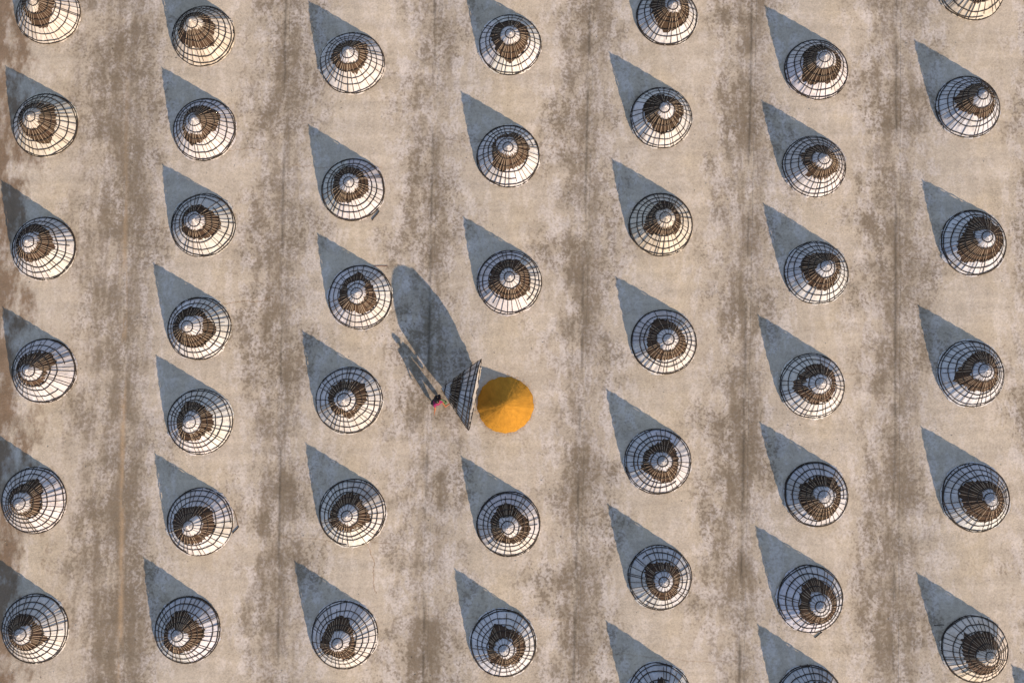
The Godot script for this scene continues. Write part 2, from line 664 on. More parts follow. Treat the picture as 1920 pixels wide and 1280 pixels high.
func build_cover(t: Node3D, k: Cone, tone: Color, dirt: float, cloth := "sheet") -> void:
	# the skirt is pieced together from a few sheets of differing age
	var at := rng.randf() * 1.5
	while at < TAU:
		k.seams.append(at)
		var v := rng.randf_range(0.84, 1.06)
		k.tints.append(Color(v, v * rng.randf_range(0.97, 1.01), v * rng.randf_range(0.94, 1.04)))
		at += rng.randf_range(0.7, 2.6)
	if k.seams.is_empty():
		k.seams.append(1.0)
		k.tints.append(Color.WHITE)
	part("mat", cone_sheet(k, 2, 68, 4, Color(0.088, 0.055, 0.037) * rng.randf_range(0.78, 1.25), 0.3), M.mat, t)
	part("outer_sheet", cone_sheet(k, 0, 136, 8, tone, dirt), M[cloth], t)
	part("cap_sheet", cone_sheet(k, 1, 102, 5, tone * Color(0.90, 0.90, 0.93), dirt * 0.4), M[cloth], t)
	var straw := Color(0.43, 0.335, 0.245)
	var dark := Color(0.064, 0.050, 0.042)
	var slats := rng.randf_range(0.05, 0.4)
	for i in RIBS:
		if rng.randf() < 0.07:
			continue
		var th := TAU * (i + rng.randf_range(-0.27, 0.27)) / RIBS
		var s1 := 0.985 if rng.randf() < 0.85 else rng.randf_range(0.8, 0.95)
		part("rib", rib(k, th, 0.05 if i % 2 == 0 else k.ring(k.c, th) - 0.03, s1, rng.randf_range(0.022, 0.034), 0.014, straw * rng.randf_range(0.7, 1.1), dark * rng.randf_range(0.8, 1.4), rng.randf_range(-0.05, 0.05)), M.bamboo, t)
		if rng.randf() < slats:
			th += PI / RIBS * rng.randf_range(0.6, 1.4)
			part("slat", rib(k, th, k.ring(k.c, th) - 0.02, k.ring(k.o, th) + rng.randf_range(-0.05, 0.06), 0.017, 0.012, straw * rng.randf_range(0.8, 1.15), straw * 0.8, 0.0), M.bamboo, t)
	var hc := Color(0.046, 0.036, 0.030)
	var hs := [0.155, 0.31, 0.46, 0.605, 0.765, 0.925]
	var broken := rng.randi_range(2, 9)
	for i in 6:
		part("hoop", hoop(k, hs[i] + rng.randf_range(-0.022, 0.022), rng.randf_range(0.036, 0.052), 0.027, hc * rng.randf_range(0.85, 1.25), i == broken), M.bamboo, t)
	part("rim", hoop(k, 0.972, 0.055, 0.004, hc * 0.9), M.bamboo, t)
	# the tuft of cane ends that closes the peak
	var g := Geo.new()
	var tip := k.at(0.0, 0.0)
	var axis := tip.normalized()
	var mid := k.apex + (Vector3.ZERO - k.apex) * 0.05
	g.bar(PackedVector3Array([mid, tip - axis * 0.01, tip + axis * 0.012]), PackedVector3Array([Vector3.RIGHT, Vector3.RIGHT, Vector3.RIGHT]), 0.06, 0.06, PackedColorArray([straw, straw, straw * 0.6]))
	part("peak_knot", g.mesh(), M.bamboo, t)


func cover(name_row: Array) -> void:
	var at := Vector3(name_row[1], 0.0, name_row[2])
	at.y = ground_y(at.x, at.z) - 0.014
	var t := thing("bamboo_cover", name_row[0], "cover", at, "conical bamboo covers standing over heaps of grain")
	var k := Cone.new()
	k.R = name_row[3]
	k.apex = Vector3(name_row[4], name_row[5], name_row[6])
	k.oval = rng.randf_range(-0.012, 0.012)
	k.turn = rng.randf() * PI
	k.sd = rng.randf() * 50.0
	k.tatter = name_row[7]
	for q in name_row[9]:
		k.o.append(q * 0.01)
	for q in name_row[10]:
		k.c.append(q * 0.01)
	var tones := [Color(0.57, 0.555, 0.555), Color(0.58, 0.53, 0.46), Color(0.51, 0.52, 0.55)]
	build_cover(t, k, tones[name_row[8]] * rng.randf_range(0.95, 1.05), 0.35)


func make_covers() -> void:
	# label, x, z, radius, peak x, height, peak z, tatter, tone, edge of the outer sheet and of the cap (% of the slope, every 22.5 degrees)
	var rows := [
		["white cover cut by the top edge, top of the leftmost row", -22.738, -19.571, 1.562, 0.017, 1.508, 0.026, 0.000, 1, [46, 43, 48, 61, 63, 59, 47, 47, 55, 80, 80, 80, 61, 49, 47, 47], [12, 16, 18, 24, 26, 32, 35, 38, 40, 46, 46, 35, 16, 11, 10, 10]],
		["white cover with speckled brown band torn to a low point, second in leftmost row", -22.579, -14.082, 1.569, 0.016, 1.475, 0.074, 0.020, 1, [56, 56, 60, 70, 65, 56, 53, 53, 58, 67, 67, 61, 56, 56, 63, 56], [22, 22, 25, 31, 30, 34, 33, 35, 38, 40, 39, 38, 36, 30, 29, 25]],
		["white cover whose brown band slants up towards the right, third in leftmost row", -22.305, -8.175, 1.512, 0.040, 1.600, -0.025, 0.010, 0, [57, 55, 48, 47, 49, 56, 56, 60, 65, 69, 73, 74, 67, 58, 53, 52], [22, 21, 23, 24, 26, 36, 34, 37, 46, 46, 42, 34, 33, 37, 28, 26]],
		["mostly white cover with thin ragged brown band, fourth in the leftmost row", -21.974, -2.477, 1.510, -0.011, 1.480, 0.050, 0.040, 0, [42, 42, 44, 48, 48, 48, 44, 48, 59, 65, 63, 55, 55, 60, 66, 57], [30, 34, 32, 30, 32, 30, 32, 38, 46, 32, 25, 15, 12, 12, 13, 20]],
		["white cover with brown band squared off on its right, fifth in leftmost row", -22.107, 3.348, 1.509, 0.074, 1.501, 0.059, 0.020, 0, [49, 52, 49, 46, 37, 31, 30, 34, 46, 52, 55, 52, 58, 70, 58, 50], [27, 28, 28, 26, 28, 22, 20, 22, 30, 30, 32, 30, 31, 31, 33, 28]],
		["white cover with loose pale sheet edge on its right, bottom of leftmost row", -21.726, 8.959, 1.528, 0.071, 1.497, -0.029, 0.020, 0, [50, 62, 50, 52, 50, 48, 49, 52, 57, 62, 56, 53, 49, 44, 42, 44], [25, 25, 30, 30, 32, 34, 34, 32, 26, 21, 18, 16, 18, 24, 32, 26]],
		["cream cover with square-cornered brown band, top of the second row from left", -15.257, -18.413, 1.518, -0.069, 1.550, -0.083, 0.020, 1, [54, 56, 66, 61, 59, 62, 61, 65, 60, 59, 57, 52, 44, 44, 51, 51], [31, 26, 25, 21, 20, 24, 30, 35, 34, 25, 21, 21, 23, 25, 24, 28]],
		["white cover with brown band pointing right, second in the second row from left", -15.026, -13.840, 1.521, 0.003, 1.512, 0.007, 0.010, 0, [58, 51, 48, 51, 57, 65, 60, 52, 49, 50, 56, 62, 59, 61, 66, 66], [15, 17, 25, 37, 34, 36, 41, 39, 39, 41, 38, 32, 18, 13, 12, 14]],
		["white cover with narrow clean brown band, third in the second row from left", -14.908, -9.257, 1.523, 0.067, 1.475, 0.071, 0.010, 0, [67, 62, 54, 52, 51, 52, 53, 52, 51, 52, 55, 57, 56, 51, 51, 56], [28, 28, 27, 28, 26, 29, 29, 33, 39, 42, 36, 31, 27, 24, 25, 28]],
		["white cover with square-cornered white cap sheet, fourth in second row from left", -14.916, -4.446, 1.492, -0.054, 1.535, 0.091, 0.030, 0, [68, 64, 62, 63, 60, 59, 62, 64, 67, 58, 67, 67, 61, 58, 53, 55], [36, 41, 32, 25, 21, 19, 21, 24, 32, 30, 31, 30, 35, 36, 43, 38]],
		["white cover with pleated cap and frayed brown band, fifth in second row from left", -14.721, -0.191, 1.510, -0.006, 1.491, 0.025, 0.015, 0, [59, 55, 52, 53, 56, 62, 59, 52, 49, 51, 56, 62, 59, 53, 52, 54], [28, 29, 31, 32, 34, 35, 34, 25, 21, 21, 23, 29, 36, 34, 33, 31]],
		["white cover with a stick poking out on its right, sixth in second row from left", -14.550, 4.271, 1.513, -0.021, 1.501, 0.056, 0.015, 0, [60, 58, 54, 55, 60, 64, 63, 66, 69, 66, 59, 51, 50, 54, 59, 59], [33, 32, 37, 32, 31, 32, 29, 24, 17, 15, 14, 14, 18, 25, 37, 34]],
		["white cover with torn dark band, bottom of the second row from left", -14.908, 8.984, 1.485, 0.033, 1.488, -0.038, 0.030, 2, [64, 61, 55, 55, 59, 66, 65, 58, 53, 50, 52, 65, 61, 55, 52, 55], [27, 32, 33, 33, 36, 38, 38, 36, 33, 33, 24, 21, 17, 15, 17, 20]],
		["white cover with frayed brown band, top of the third row from left", -8.126, -17.047, 1.543, 0.060, 1.530, 0.027, 0.030, 0, [51, 49, 49, 55, 48, 50, 48, 53, 58, 53, 50, 46, 49, 54, 65, 57], [28, 30, 30, 29, 28, 29, 30, 28, 25, 22, 20, 21, 19, 20, 23, 24]],
		["white cover with a dark strip lying at lower right, second in third row from left", -7.964, -10.924, 1.508, 0.079, 1.553, 0.026, 0.015, 0, [55, 54, 49, 48, 49, 56, 62, 58, 54, 58, 60, 64, 62, 55, 53, 55], [26, 28, 25, 26, 26, 27, 29, 32, 31, 31, 31, 32, 31, 31, 29, 29]],
		["white cover with pointed brown band, just left of the long oval shadow's tip", -7.530, -5.887, 1.509, 0.086, 1.493, 0.040, 0.010, 0, [53, 58, 58, 58, 55, 51, 58, 62, 58, 56, 58, 62, 72, 56, 51, 50], [24, 23, 26, 28, 31, 28, 28, 27, 30, 32, 40, 41, 41, 43, 30, 27]],
		["tattered white cover with brown band full of holes, left of the woman", -7.954, -1.158, 1.534, 0.045, 1.554, 0.035, 0.060, 0, [57, 47, 46, 55, 48, 46, 48, 51, 52, 58, 60, 59, 59, 60, 68, 62], [33, 34, 37, 34, 29, 26, 27, 28, 32, 29, 29, 27, 29, 27, 29, 33]],
		["white cover with tufted ragged brown band, fifth in third row from left", -7.694, 3.863, 1.518, 0.010, 1.510, 0.030, 0.050, 0, [58, 60, 47, 42, 46, 50, 54, 60, 58, 55, 56, 59, 66, 60, 49, 50], [31, 33, 29, 30, 26, 26, 25, 28, 28, 28, 32, 32, 33, 32, 33, 33]],
		["white cover with brown band rising to a peak, bottom of third row from left", -7.941, 9.168, 1.490, -0.029, 1.558, 0.069, 0.015, 0, [42, 47, 57, 62, 53, 51, 57, 68, 58, 53, 55, 59, 67, 55, 47, 44], [33, 28, 25, 24, 24, 26, 28, 30, 24, 23, 25, 33, 30, 32, 34, 36]],
		["white cover with broad brown band, top of the middle row", -0.676, -17.913, 1.500, 0.041, 1.499, 0.091, 0.010, 0, [56, 55, 56, 59, 69, 61, 56, 54, 57, 63, 70, 65, 63, 66, 71, 61], [29, 29, 26, 27, 26, 30, 28, 29, 30, 32, 34, 34, 35, 37, 33, 31]],
		["white cover with slanting loose slats and torn edge, second in middle row", -0.747, -12.506, 1.511, 0.017, 1.545, 0.003, 0.030, 0, [64, 60, 58, 52, 55, 62, 61, 50, 48, 52, 55, 58, 55, 62, 63, 66], [27, 28, 24, 24, 22, 21, 24, 26, 34, 40, 46, 44, 39, 39, 31, 30]],
		["white cover with even round brown band, directly above the golden grain", -0.692, -6.561, 1.510, 0.033, 1.491, -0.033, 0.010, 0, [60, 66, 63, 60, 59, 57, 56, 64, 58, 58, 59, 60, 63, 65, 62, 63], [33, 35, 34, 33, 35, 30, 28, 26, 28, 29, 32, 31, 30, 25, 22, 26]],
		["white cover with kinked brown band, directly below the golden grain", -0.704, 4.335, 1.453, -0.001, 1.482, 0.019, 0.010, 0, [66, 68, 60, 54, 51, 51, 58, 53, 51, 54, 55, 67, 65, 57, 56, 59], [38, 38, 36, 35, 27, 24, 21, 21, 26, 29, 35, 30, 29, 33, 34, 34]],
		["white cover with bluish patched sheet, bottom of the middle row", -0.929, 9.475, 1.485, 0.076, 1.548, -0.003, 0.015, 2, [67, 63, 58, 56, 56, 53, 59, 48, 42, 49, 53, 64, 58, 54, 58, 59], [34, 37, 31, 28, 23, 20, 20, 22, 30, 27, 29, 28, 31, 31, 32, 30]],
		["white cover cut by the top edge, top of the third row from right", 6.743, -19.262, 1.459, 0.062, 1.502, 0.093, 0.010, 0, [63, 60, 59, 61, 67, 67, 59, 54, 55, 64, 72, 80, 80, 80, 79, 70], [27, 27, 24, 24, 21, 21, 20, 19, 21, 23, 27, 39, 46, 46, 36, 30]],
		["white cover with brown band hanging in tongues, second in third row from right", 6.381, -14.324, 1.477, -0.056, 1.577, 0.006, 0.030, 0, [67, 55, 57, 59, 66, 59, 55, 55, 58, 64, 63, 58, 58, 55, 60, 69], [35, 34, 34, 31, 30, 28, 25, 19, 15, 14, 15, 17, 18, 22, 26, 30]],
		["cover with cream lower sheet and smooth brown band, third in third row from right", 6.287, -9.245, 1.502, 0.015, 1.516, -0.016, 0.005, 1, [54, 53, 55, 46, 46, 48, 56, 61, 53, 49, 49, 57, 64, 63, 56, 53], [33, 29, 29, 28, 26, 28, 24, 24, 27, 30, 31, 28, 30, 35, 34, 32]],
		["white cover with wide dark band and bright cap wedge, fourth in third row from right", 6.350, -3.820, 1.507, -0.011, 1.472, 0.013, 0.015, 0, [59, 66, 59, 56, 58, 59, 68, 59, 56, 57, 61, 74, 62, 58, 54, 54], [31, 30, 29, 29, 31, 31, 30, 28, 31, 32, 33, 32, 34, 34, 34, 32]],
		["white cover with notched dark band, fifth in the third row from right", 5.994, 1.558, 1.497, -0.012, 1.538, -0.053, 0.030, 2, [52, 54, 63, 69, 59, 54, 50, 59, 51, 53, 52, 52, 58, 73, 59, 52], [30, 30, 28, 30, 27, 27, 27, 31, 37, 36, 33, 29, 28, 27, 29, 31]],
		["white cover with angular square-cornered dark band, sixth in third row from right", 5.990, 6.639, 1.434, -0.018, 1.530, -0.033, 0.005, 2, [53, 52, 58, 64, 63, 52, 50, 49, 49, 56, 64, 54, 52, 54, 57, 59], [29, 29, 29, 31, 32, 31, 29, 28, 28, 27, 31, 31, 31, 31, 31, 28]],
		["cover mostly below the bottom edge, bottom of third row from right", 5.881, 11.710, 1.448, -0.025, 1.546, -0.014, 0.040, 2, [57, 59, 53, 52, 58, 64, 63, 52, 50, 49, 49, 56, 64, 54, 52, 54], [31, 31, 28, 29, 29, 29, 31, 32, 31, 29, 28, 28, 27, 31, 31, 31]],
		["white cover with dark band cut straight on its left, top of second row from right", 13.677, -16.614, 1.497, -0.053, 1.503, -0.077, 0.010, 0, [69, 63, 65, 64, 59, 70, 74, 60, 54, 55, 58, 60, 60, 55, 58, 71], [44, 39, 31, 29, 29, 28, 32, 25, 23, 21, 24, 24, 27, 35, 42, 46]],
		["white cover with blotchy dark band and patched side, second in second row from right", 13.407, -11.971, 1.480, 0.009, 1.559, 0.024, 0.050, 0, [67, 60, 56, 55, 55, 54, 53, 43, 49, 60, 54, 51, 58, 53, 46, 53], [28, 32, 31, 31, 28, 26, 25, 26, 32, 30, 30, 18, 13, 12, 13, 17]],
		["white cover with dark band reaching far left, third in second row from right", 13.347, -6.990, 1.474, -0.013, 1.543, -0.073, 0.015, 2, [58, 52, 54, 63, 65, 60, 57, 55, 61, 63, 60, 52, 50, 54, 68, 70], [39, 36, 34, 35, 33, 30, 28, 30, 25, 21, 17, 17, 19, 21, 29, 39]],
		["white cover with small side tear in its dark band, fourth in second row from right", 12.972, -1.827, 1.490, -0.038, 1.532, -0.044, 0.035, 0, [56, 54, 57, 58, 56, 57, 56, 63, 67, 56, 56, 58, 63, 66, 65, 62], [36, 35, 30, 31, 29, 31, 31, 33, 41, 35, 29, 28, 28, 29, 33, 41]],
		["white cover with blue-grey cap and big dark band, fifth in second row from right", 12.986, 2.997, 1.453, -0.098, 1.541, 0.012, 0.020, 2, [63, 63, 69, 76, 77, 70, 61, 60, 62, 64, 58, 56, 58, 61, 71, 67], [43, 39, 40, 37, 25, 21, 19, 21, 25, 30, 32, 31, 29, 30, 33, 40]],
		["white cover with dark stick under its rim, sixth in second row from right", 12.569, 7.530, 1.479, 0.016, 1.548, 0.095, 0.010, 2, [65, 68, 70, 65, 61, 57, 56, 51, 47, 49, 55, 61, 69, 64, 61, 62], [43, 46, 46, 42, 31, 28, 24, 24, 25, 25, 29, 38, 35, 34, 37, 39]],
		["cover mostly below the bottom edge, bottom of second row from right", 12.416, 11.727, 1.431, 0.046, 1.482, 0.010, 0.020, 2, [61, 62, 65, 68, 70, 65, 61, 57, 56, 51, 47, 49, 55, 61, 69, 64], [34, 37, 39, 43, 46, 46, 42, 31, 28, 24, 24, 25, 25, 29, 38, 35]],
		["cover of which only the lower white edge shows, top of rightmost row", 21.083, -20.523, 1.557, 0.000, 1.519, 0.000, 0.010, 1, [64, 64, 61, 62, 61, 59, 54, 49, 52, 57, 63, 56, 47, 46, 50, 62], [33, 28, 25, 45, 43, 37, 34, 33, 32, 30, 23, 18, 16, 17, 19, 22]],
		["white cover with spotted dark band and pale cap, second in rightmost row", 20.617, -14.785, 1.502, 0.012, 1.547, -0.112, 0.030, 2, [61, 62, 61, 59, 54, 49, 52, 57, 63, 56, 47, 46, 50, 62, 64, 64], [45, 43, 37, 34, 33, 32, 30, 23, 18, 16, 17, 19, 22, 33, 28, 25]],
		["white cover with holes in its dark band, third in the rightmost row", 20.537, -8.363, 1.535, -0.028, 1.441, -0.011, 0.040, 2, [80, 71, 65, 63, 62, 72, 74, 68, 61, 54, 54, 65, 72, 79, 71, 86], [35, 34, 34, 30, 29, 29, 27, 25, 27, 32, 30, 24, 22, 22, 24, 29]],
		["white cover with diagonal dark band and crumpled left edge, fourth in rightmost row", 20.104, -2.385, 1.519, 0.013, 1.472, -0.063, 0.010, 2, [61, 62, 62, 59, 57, 57, 57, 70, 61, 52, 50, 52, 59, 67, 67, 61], [34, 39, 32, 30, 27, 27, 31, 34, 30, 30, 29, 26, 24, 22, 25, 29]],
		["grey-white cover with ragged left edge and small cap, fifth in rightmost row", 20.016, 3.118, 1.530, 0.020, 1.517, -0.009, 0.025, 2, [62, 66, 68, 67, 66, 61, 58, 59, 63, 68, 62, 53, 49, 48, 52, 63], [23, 27, 32, 34, 23, 18, 17, 18, 20, 20, 25, 28, 29, 30, 25, 24]],
		["cream-edged cover with large black band, bottom right corner", 19.649, 9.620, 1.459, -0.027, 1.562, 0.016, 0.020, 1, [42, 46, 53, 63, 64, 61, 58, 56, 56, 61, 66, 58, 58, 61, 55, 42], [28, 29, 41, 34, 28, 26, 26, 30, 35, 29, 22, 20, 20, 21, 26, 32]],
		["cover beyond the lower right corner, only its shadow showing", 23.279, 13.180, 1.500, 0.000, 1.519, 0.000, 0.010, 0, [60, 60, 60, 60, 60, 60, 60, 60, 60, 60, 60, 60, 60, 60, 60, 60], [30, 30, 30, 30, 30, 30, 30, 30, 30, 30, 30, 30, 30, 30, 30, 30]],
	]
	for q in rows:
		cover(q)


# ---------------------------------------------------------------- grain
func make_grain() -> void:
	var at := Vector3(-0.862, -0.008, -0.965)
	var t := thing("grain_pile", "golden cone of unhusked rice uncovered beside the tipped cover", "grain pile", at)
	var g := Geo.new()
	var nth := 144
	var nr := 40
	g.add(Vector3(0.0, 0.822, 0.0), Color(0.655, 0.315, 0.038))
	for a in nth:
		var th := TAU * a / nth
		# the foot keeps the print of the cover's ribs: a many-sided outline
		var fl := absf(fposmod(th * 17.0 / TAU + 0.3, 1.0) - 0.5) * 2.0
		var R := 1.295 * (1.0 - 0.022 * fl + 0.03 * rag.get_noise_2d(cos(th) * 2.0, sin(th) * 2.0) + 0.012 * rag.get_noise_2d(cos(th) * 9.0, sin(th) * 9.0))
		for b in range(1, nr + 1):
			var s := b / float(nr)
			var r := R * s
			var y := 0.82 * (1.0 - (sqrt(s * s + 0.03) - 0.1732) / 0.8417)
			y += 0.010 * cos(th * 17.0 + 1.9) * s * (1.0 - s) * 2.2
			y += 0.012 * rag.get_noise_2d(cos(th) * r * 4.0, sin(th) * r * 4.0) * (1.0 - s * 0.7) + 0.005 * rag.get_noise_2d(cos(th) * r * 19.0, sin(th) * r * 19.0 + 9.0)
			if b == nr:
				y = -0.01
			var n := rag.get_noise_2d(cos(th) * r * 3.0 + 30.0, sin(th) * r * 3.0)
			g.add(Vector3(cos(th) * r, maxf(y, -0.01), sin(th) * r), Color(0.655, 0.315, 0.038) * (1.0 + 0.16 * n))
	for a in nth:
		var a1 := (a + 1) % nth
		g.ix.append_array(PackedInt32Array([0, 1 + a * nr, 1 + a1 * nr]))
		for b in nr - 1:
			g.quad(1 + a * nr + b, 1 + a * nr + b + 1, 1 + a1 * nr + b + 1, 1 + a1 * nr + b)
	part("heap", g.mesh(), M.grain, t)
	# single grains strewn over the heap and round its foot
	var gg := Geo.new()
	for i in 3600:
		var th := rng.randf() * TAU
		var r := 1.28 * sqrt(rng.randf())
		var y := 0.0
		if i > 2600:
			r = 1.27 + absf(rng.randfn()) * 0.09
		var s := minf(1.0, r / 1.28)
		y = 0.82 * (1.0 - (sqrt(s * s + 0.03) - 0.1732) / 0.8417) + 0.010
		if s >= 1.0:
			y = 0.012
		var c := Vector3(cos(th) * r, y, sin(th) * r)
		var d := Vector3(rng.randfn(), rng.randfn() * 0.5, rng.randfn()).normalized() * 0.014
		var w := d.cross(Vector3(rng.randfn(), rng.randfn(), rng.randfn())).normalized() * 0.006
		var col := Color(0.67, 0.34, 0.05) * rng.randf_range(0.8, 1.1)
		var k := g_add4(gg, c + d, c + w, c - d, c - w, col)
		var up := gg.add(c + Vector3(0, 0.009, 0), col)
		for q in 4:
			gg.ix.append_array(PackedInt32Array([k + q, up, k + (q + 1) % 4]))
	var o := part("loose_grain", gg.mesh(), M.cloth, t)
	o.set_meta("kind", "stuff")


func g_add4(g: Geo, a: Vector3, b: Vector3, c: Vector3, d: Vector3, col: Color) -> int:
	var k := g.add(a, col)
	g.add(b, col)
	g.add(c, col)
	g.add(d, col)
	return k


func make_tipped() -> void:
	var k := Cone.new()
	k.R = 1.50
	k.apex = Vector3(0.0, 1.53, 0.0)
	k.oval = 0.065
	k.turn = 0.0
	k.sd = 91.0
	k.tatter = 0.02
	for q in [58, 60, 57, 55, 56, 60, 66, 70, 64, 58, 55, 57, 60, 58, 55, 56]:
		k.o.append(q * 0.01)
	for q in [30, 28, 27, 30, 31, 30, 28, 30, 32, 30, 28, 27, 29, 31, 30, 30]:
		k.c.append(q * 0.01)
	var axis := Vector3(-0.98, 0.012, -0.175).normalized()
	var side := Vector3(-0.16, 0.0, 1.0).normalized()      # along the rim, level
	side = (side - axis * side.dot(axis)).normalized()
	var third := side.cross(axis).normalized()
	var t := thing("bamboo_cover", "bamboo cover tipped up on its rim by the woman beside the golden grain", "cover", Vector3(-2.12, 1.39, -1.365), "conical bamboo covers standing over heaps of grain")
	t.basis = Basis(side, axis, third.normalized() * signf(side.cross(axis).dot(third)))
	build_cover(t, k, Color(0.50, 0.50, 0.50), 0.6, "thin_sheet")
	t.set_meta("label", "bamboo cover tipped up on its rim by the woman beside the golden grain")


# ---------------------------------------------------------------- person
# bones: [from, to, radius, radius]; joined with a smooth minimum and meshed as surface nets
func nets(g: Geo, bones: Array, cell: float, k: float, col: Color) -> void:
	var lo := Vector3.ONE * 1e9
	var hi := -lo
	for b in bones:
		var r: float = maxf(b[2], b[3]) + k + cell * 2.0
		for p in [b[0], b[1]]:
			lo = lo.min(p - Vector3.ONE * r)
			hi = hi.max(p + Vector3.ONE * r)
	var n := Vector3i(((hi - lo) / cell).ceil()) + Vector3i.ONE
	var f := PackedFloat32Array()
	f.resize(n.x * n.y * n.z)
	f.fill(1.0)
	for b in bones:
		var a: Vector3 = b[0]
		var e: Vector3 = b[1] - a
		var ra: float = b[2]
		var rb: float = b[3]
		var flat: Vector3 = b[4] if b.size() > 4 else Vector3.ZERO      # squash along this direction
		var rr := maxf(ra, rb) + k + cell * 1.5
		var l0 := Vector3i(((a.min(b[1]) - Vector3.ONE * rr - lo) / cell).floor()).clamp(Vector3i.ZERO, n - Vector3i.ONE)
		var l1 := Vector3i(((a.max(b[1]) + Vector3.ONE * rr - lo) / cell).ceil()).clamp(Vector3i.ZERO, n - Vector3i.ONE)
		var ee := maxf(e.length_squared(), 1e-9)
		for z in range(l0.z, l1.z + 1):
			for y in range(l0.y, l1.y + 1):
				for x in range(l0.x, l1.x + 1):
					var p := lo + Vector3(x, y, z) * cell - a
					var t := clampf(p.dot(e) / ee, 0.0, 1.0)
					var q := p - e * t
					q += flat * q.dot(flat) * 0.6
					var d := q.length() - lerpf(ra, rb, t)
					var i := (z * n.y + y) * n.x + x
					var h := clampf(0.5 + 0.5 * (f[i] - d) / k, 0.0, 1.0)
					f[i] = lerpf(f[i], d, h) - k * h * (1.0 - h)
	var at := {}
	var sx := 1
	var sy := n.x
	var sz := n.x * n.y
	for z in n.z - 1:
		for y in n.y - 1:
			for x in n.x - 1:
				var i := z * sz + y * sy + x
				var sum := Vector3.ZERO
				var c := 0
				var neg := 0
				for q in 8:
					if f[i + (q & 1) + ((q >> 1) & 1) * sy + (q >> 2) * sz] < 0.0:
						neg += 1
				if neg == 0 or neg == 8:
					continue
				for ed in [[0, 1], [2, 3], [4, 5], [6, 7], [0, 2], [1, 3], [4, 6], [5, 7], [0, 4], [1, 5], [2, 6], [3, 7]]:
					var u: int = ed[0]
					var w: int = ed[1]
					var fu := f[i + (u & 1) + ((u >> 1) & 1) * sy + (u >> 2) * sz]
					var fv := f[i + (w & 1) + ((w >> 1) & 1) * sy + (w >> 2) * sz]
					if (fu < 0.0) != (fv < 0.0):
						var t := fu / (fu - fv)
						sum += Vector3(u & 1, (u >> 1) & 1, u >> 2).lerp(Vector3(w & 1, (w >> 1) & 1, w >> 2), t)
						c += 1
				at[i] = g.add(lo + (Vector3(x, y, z) + sum / c) * cell, col)
	for z in range(1, n.z - 1):
		for y in range(1, n.y - 1):
			for x in range(1, n.x - 1):
				var i := z * sz + y * sy + x
				for ax in 3:
					var st: int = [sx, sy, sz][ax]
					var s1: int = [sy, sz, sx][ax]
					var s2: int = [sz, sx, sy][ax]
					if (f[i] < 0.0) == (f[i + st] < 0.0):
						continue
					var a = at.get(i)
					var b = at.get(i - s1)
					var c = at.get(i - s1 - s2)
					var d = at.get(i - s2)
					if a == null or b == null or c == null or d == null:
						continue
					if f[i] < 0.0:
						g.quad(a, d, c, b)
					else:
						g.quad(a, b, c, d)


func hand(bones: Array, wrist: Vector3, dir: Vector3, palm: Vector3, curl: float, thumb_side: float) -> void:
	var d := dir.normalized()
	var nrm := (palm - d * palm.dot(d)).normalized()
	var s := d.cross(nrm).normalized() * thumb_side
	var root := wrist + d * 0.075
	bones.append([wrist, root, 0.022, 0.027, nrm])
	var flen := [0.068, 0.078, 0.072, 0.056]
	for i in 4:
		var b := root + s * (0.027 - 0.018 * i)
		var dir1 := (d + nrm * curl * 0.5 + s * (0.16 - 0.1 * i)).normalized()
		var m: Vector3 = b + dir1 * flen[i] * 0.5
		var tip: Vector3 = m + (d * (1.0 - curl * 0.5) + nrm * curl).normalized() * flen[i] * 0.5
		bones.append([b, m, 0.0095, 0.0088])
		bones.append([m, tip, 0.0088, 0.0078])
	var tb := wrist + d * 0.025 + s * 0.022
	var tm := tb + (s * 0.8 + d * 0.7 + nrm * 0.2).normalized() * 0.036
	bones.append([tb, tm, 0.012, 0.010])
	bones.append([tm, tm + (d + s * 0.15 + nrm * 0.35).normalized() * 0.032, 0.010, 0.0085])


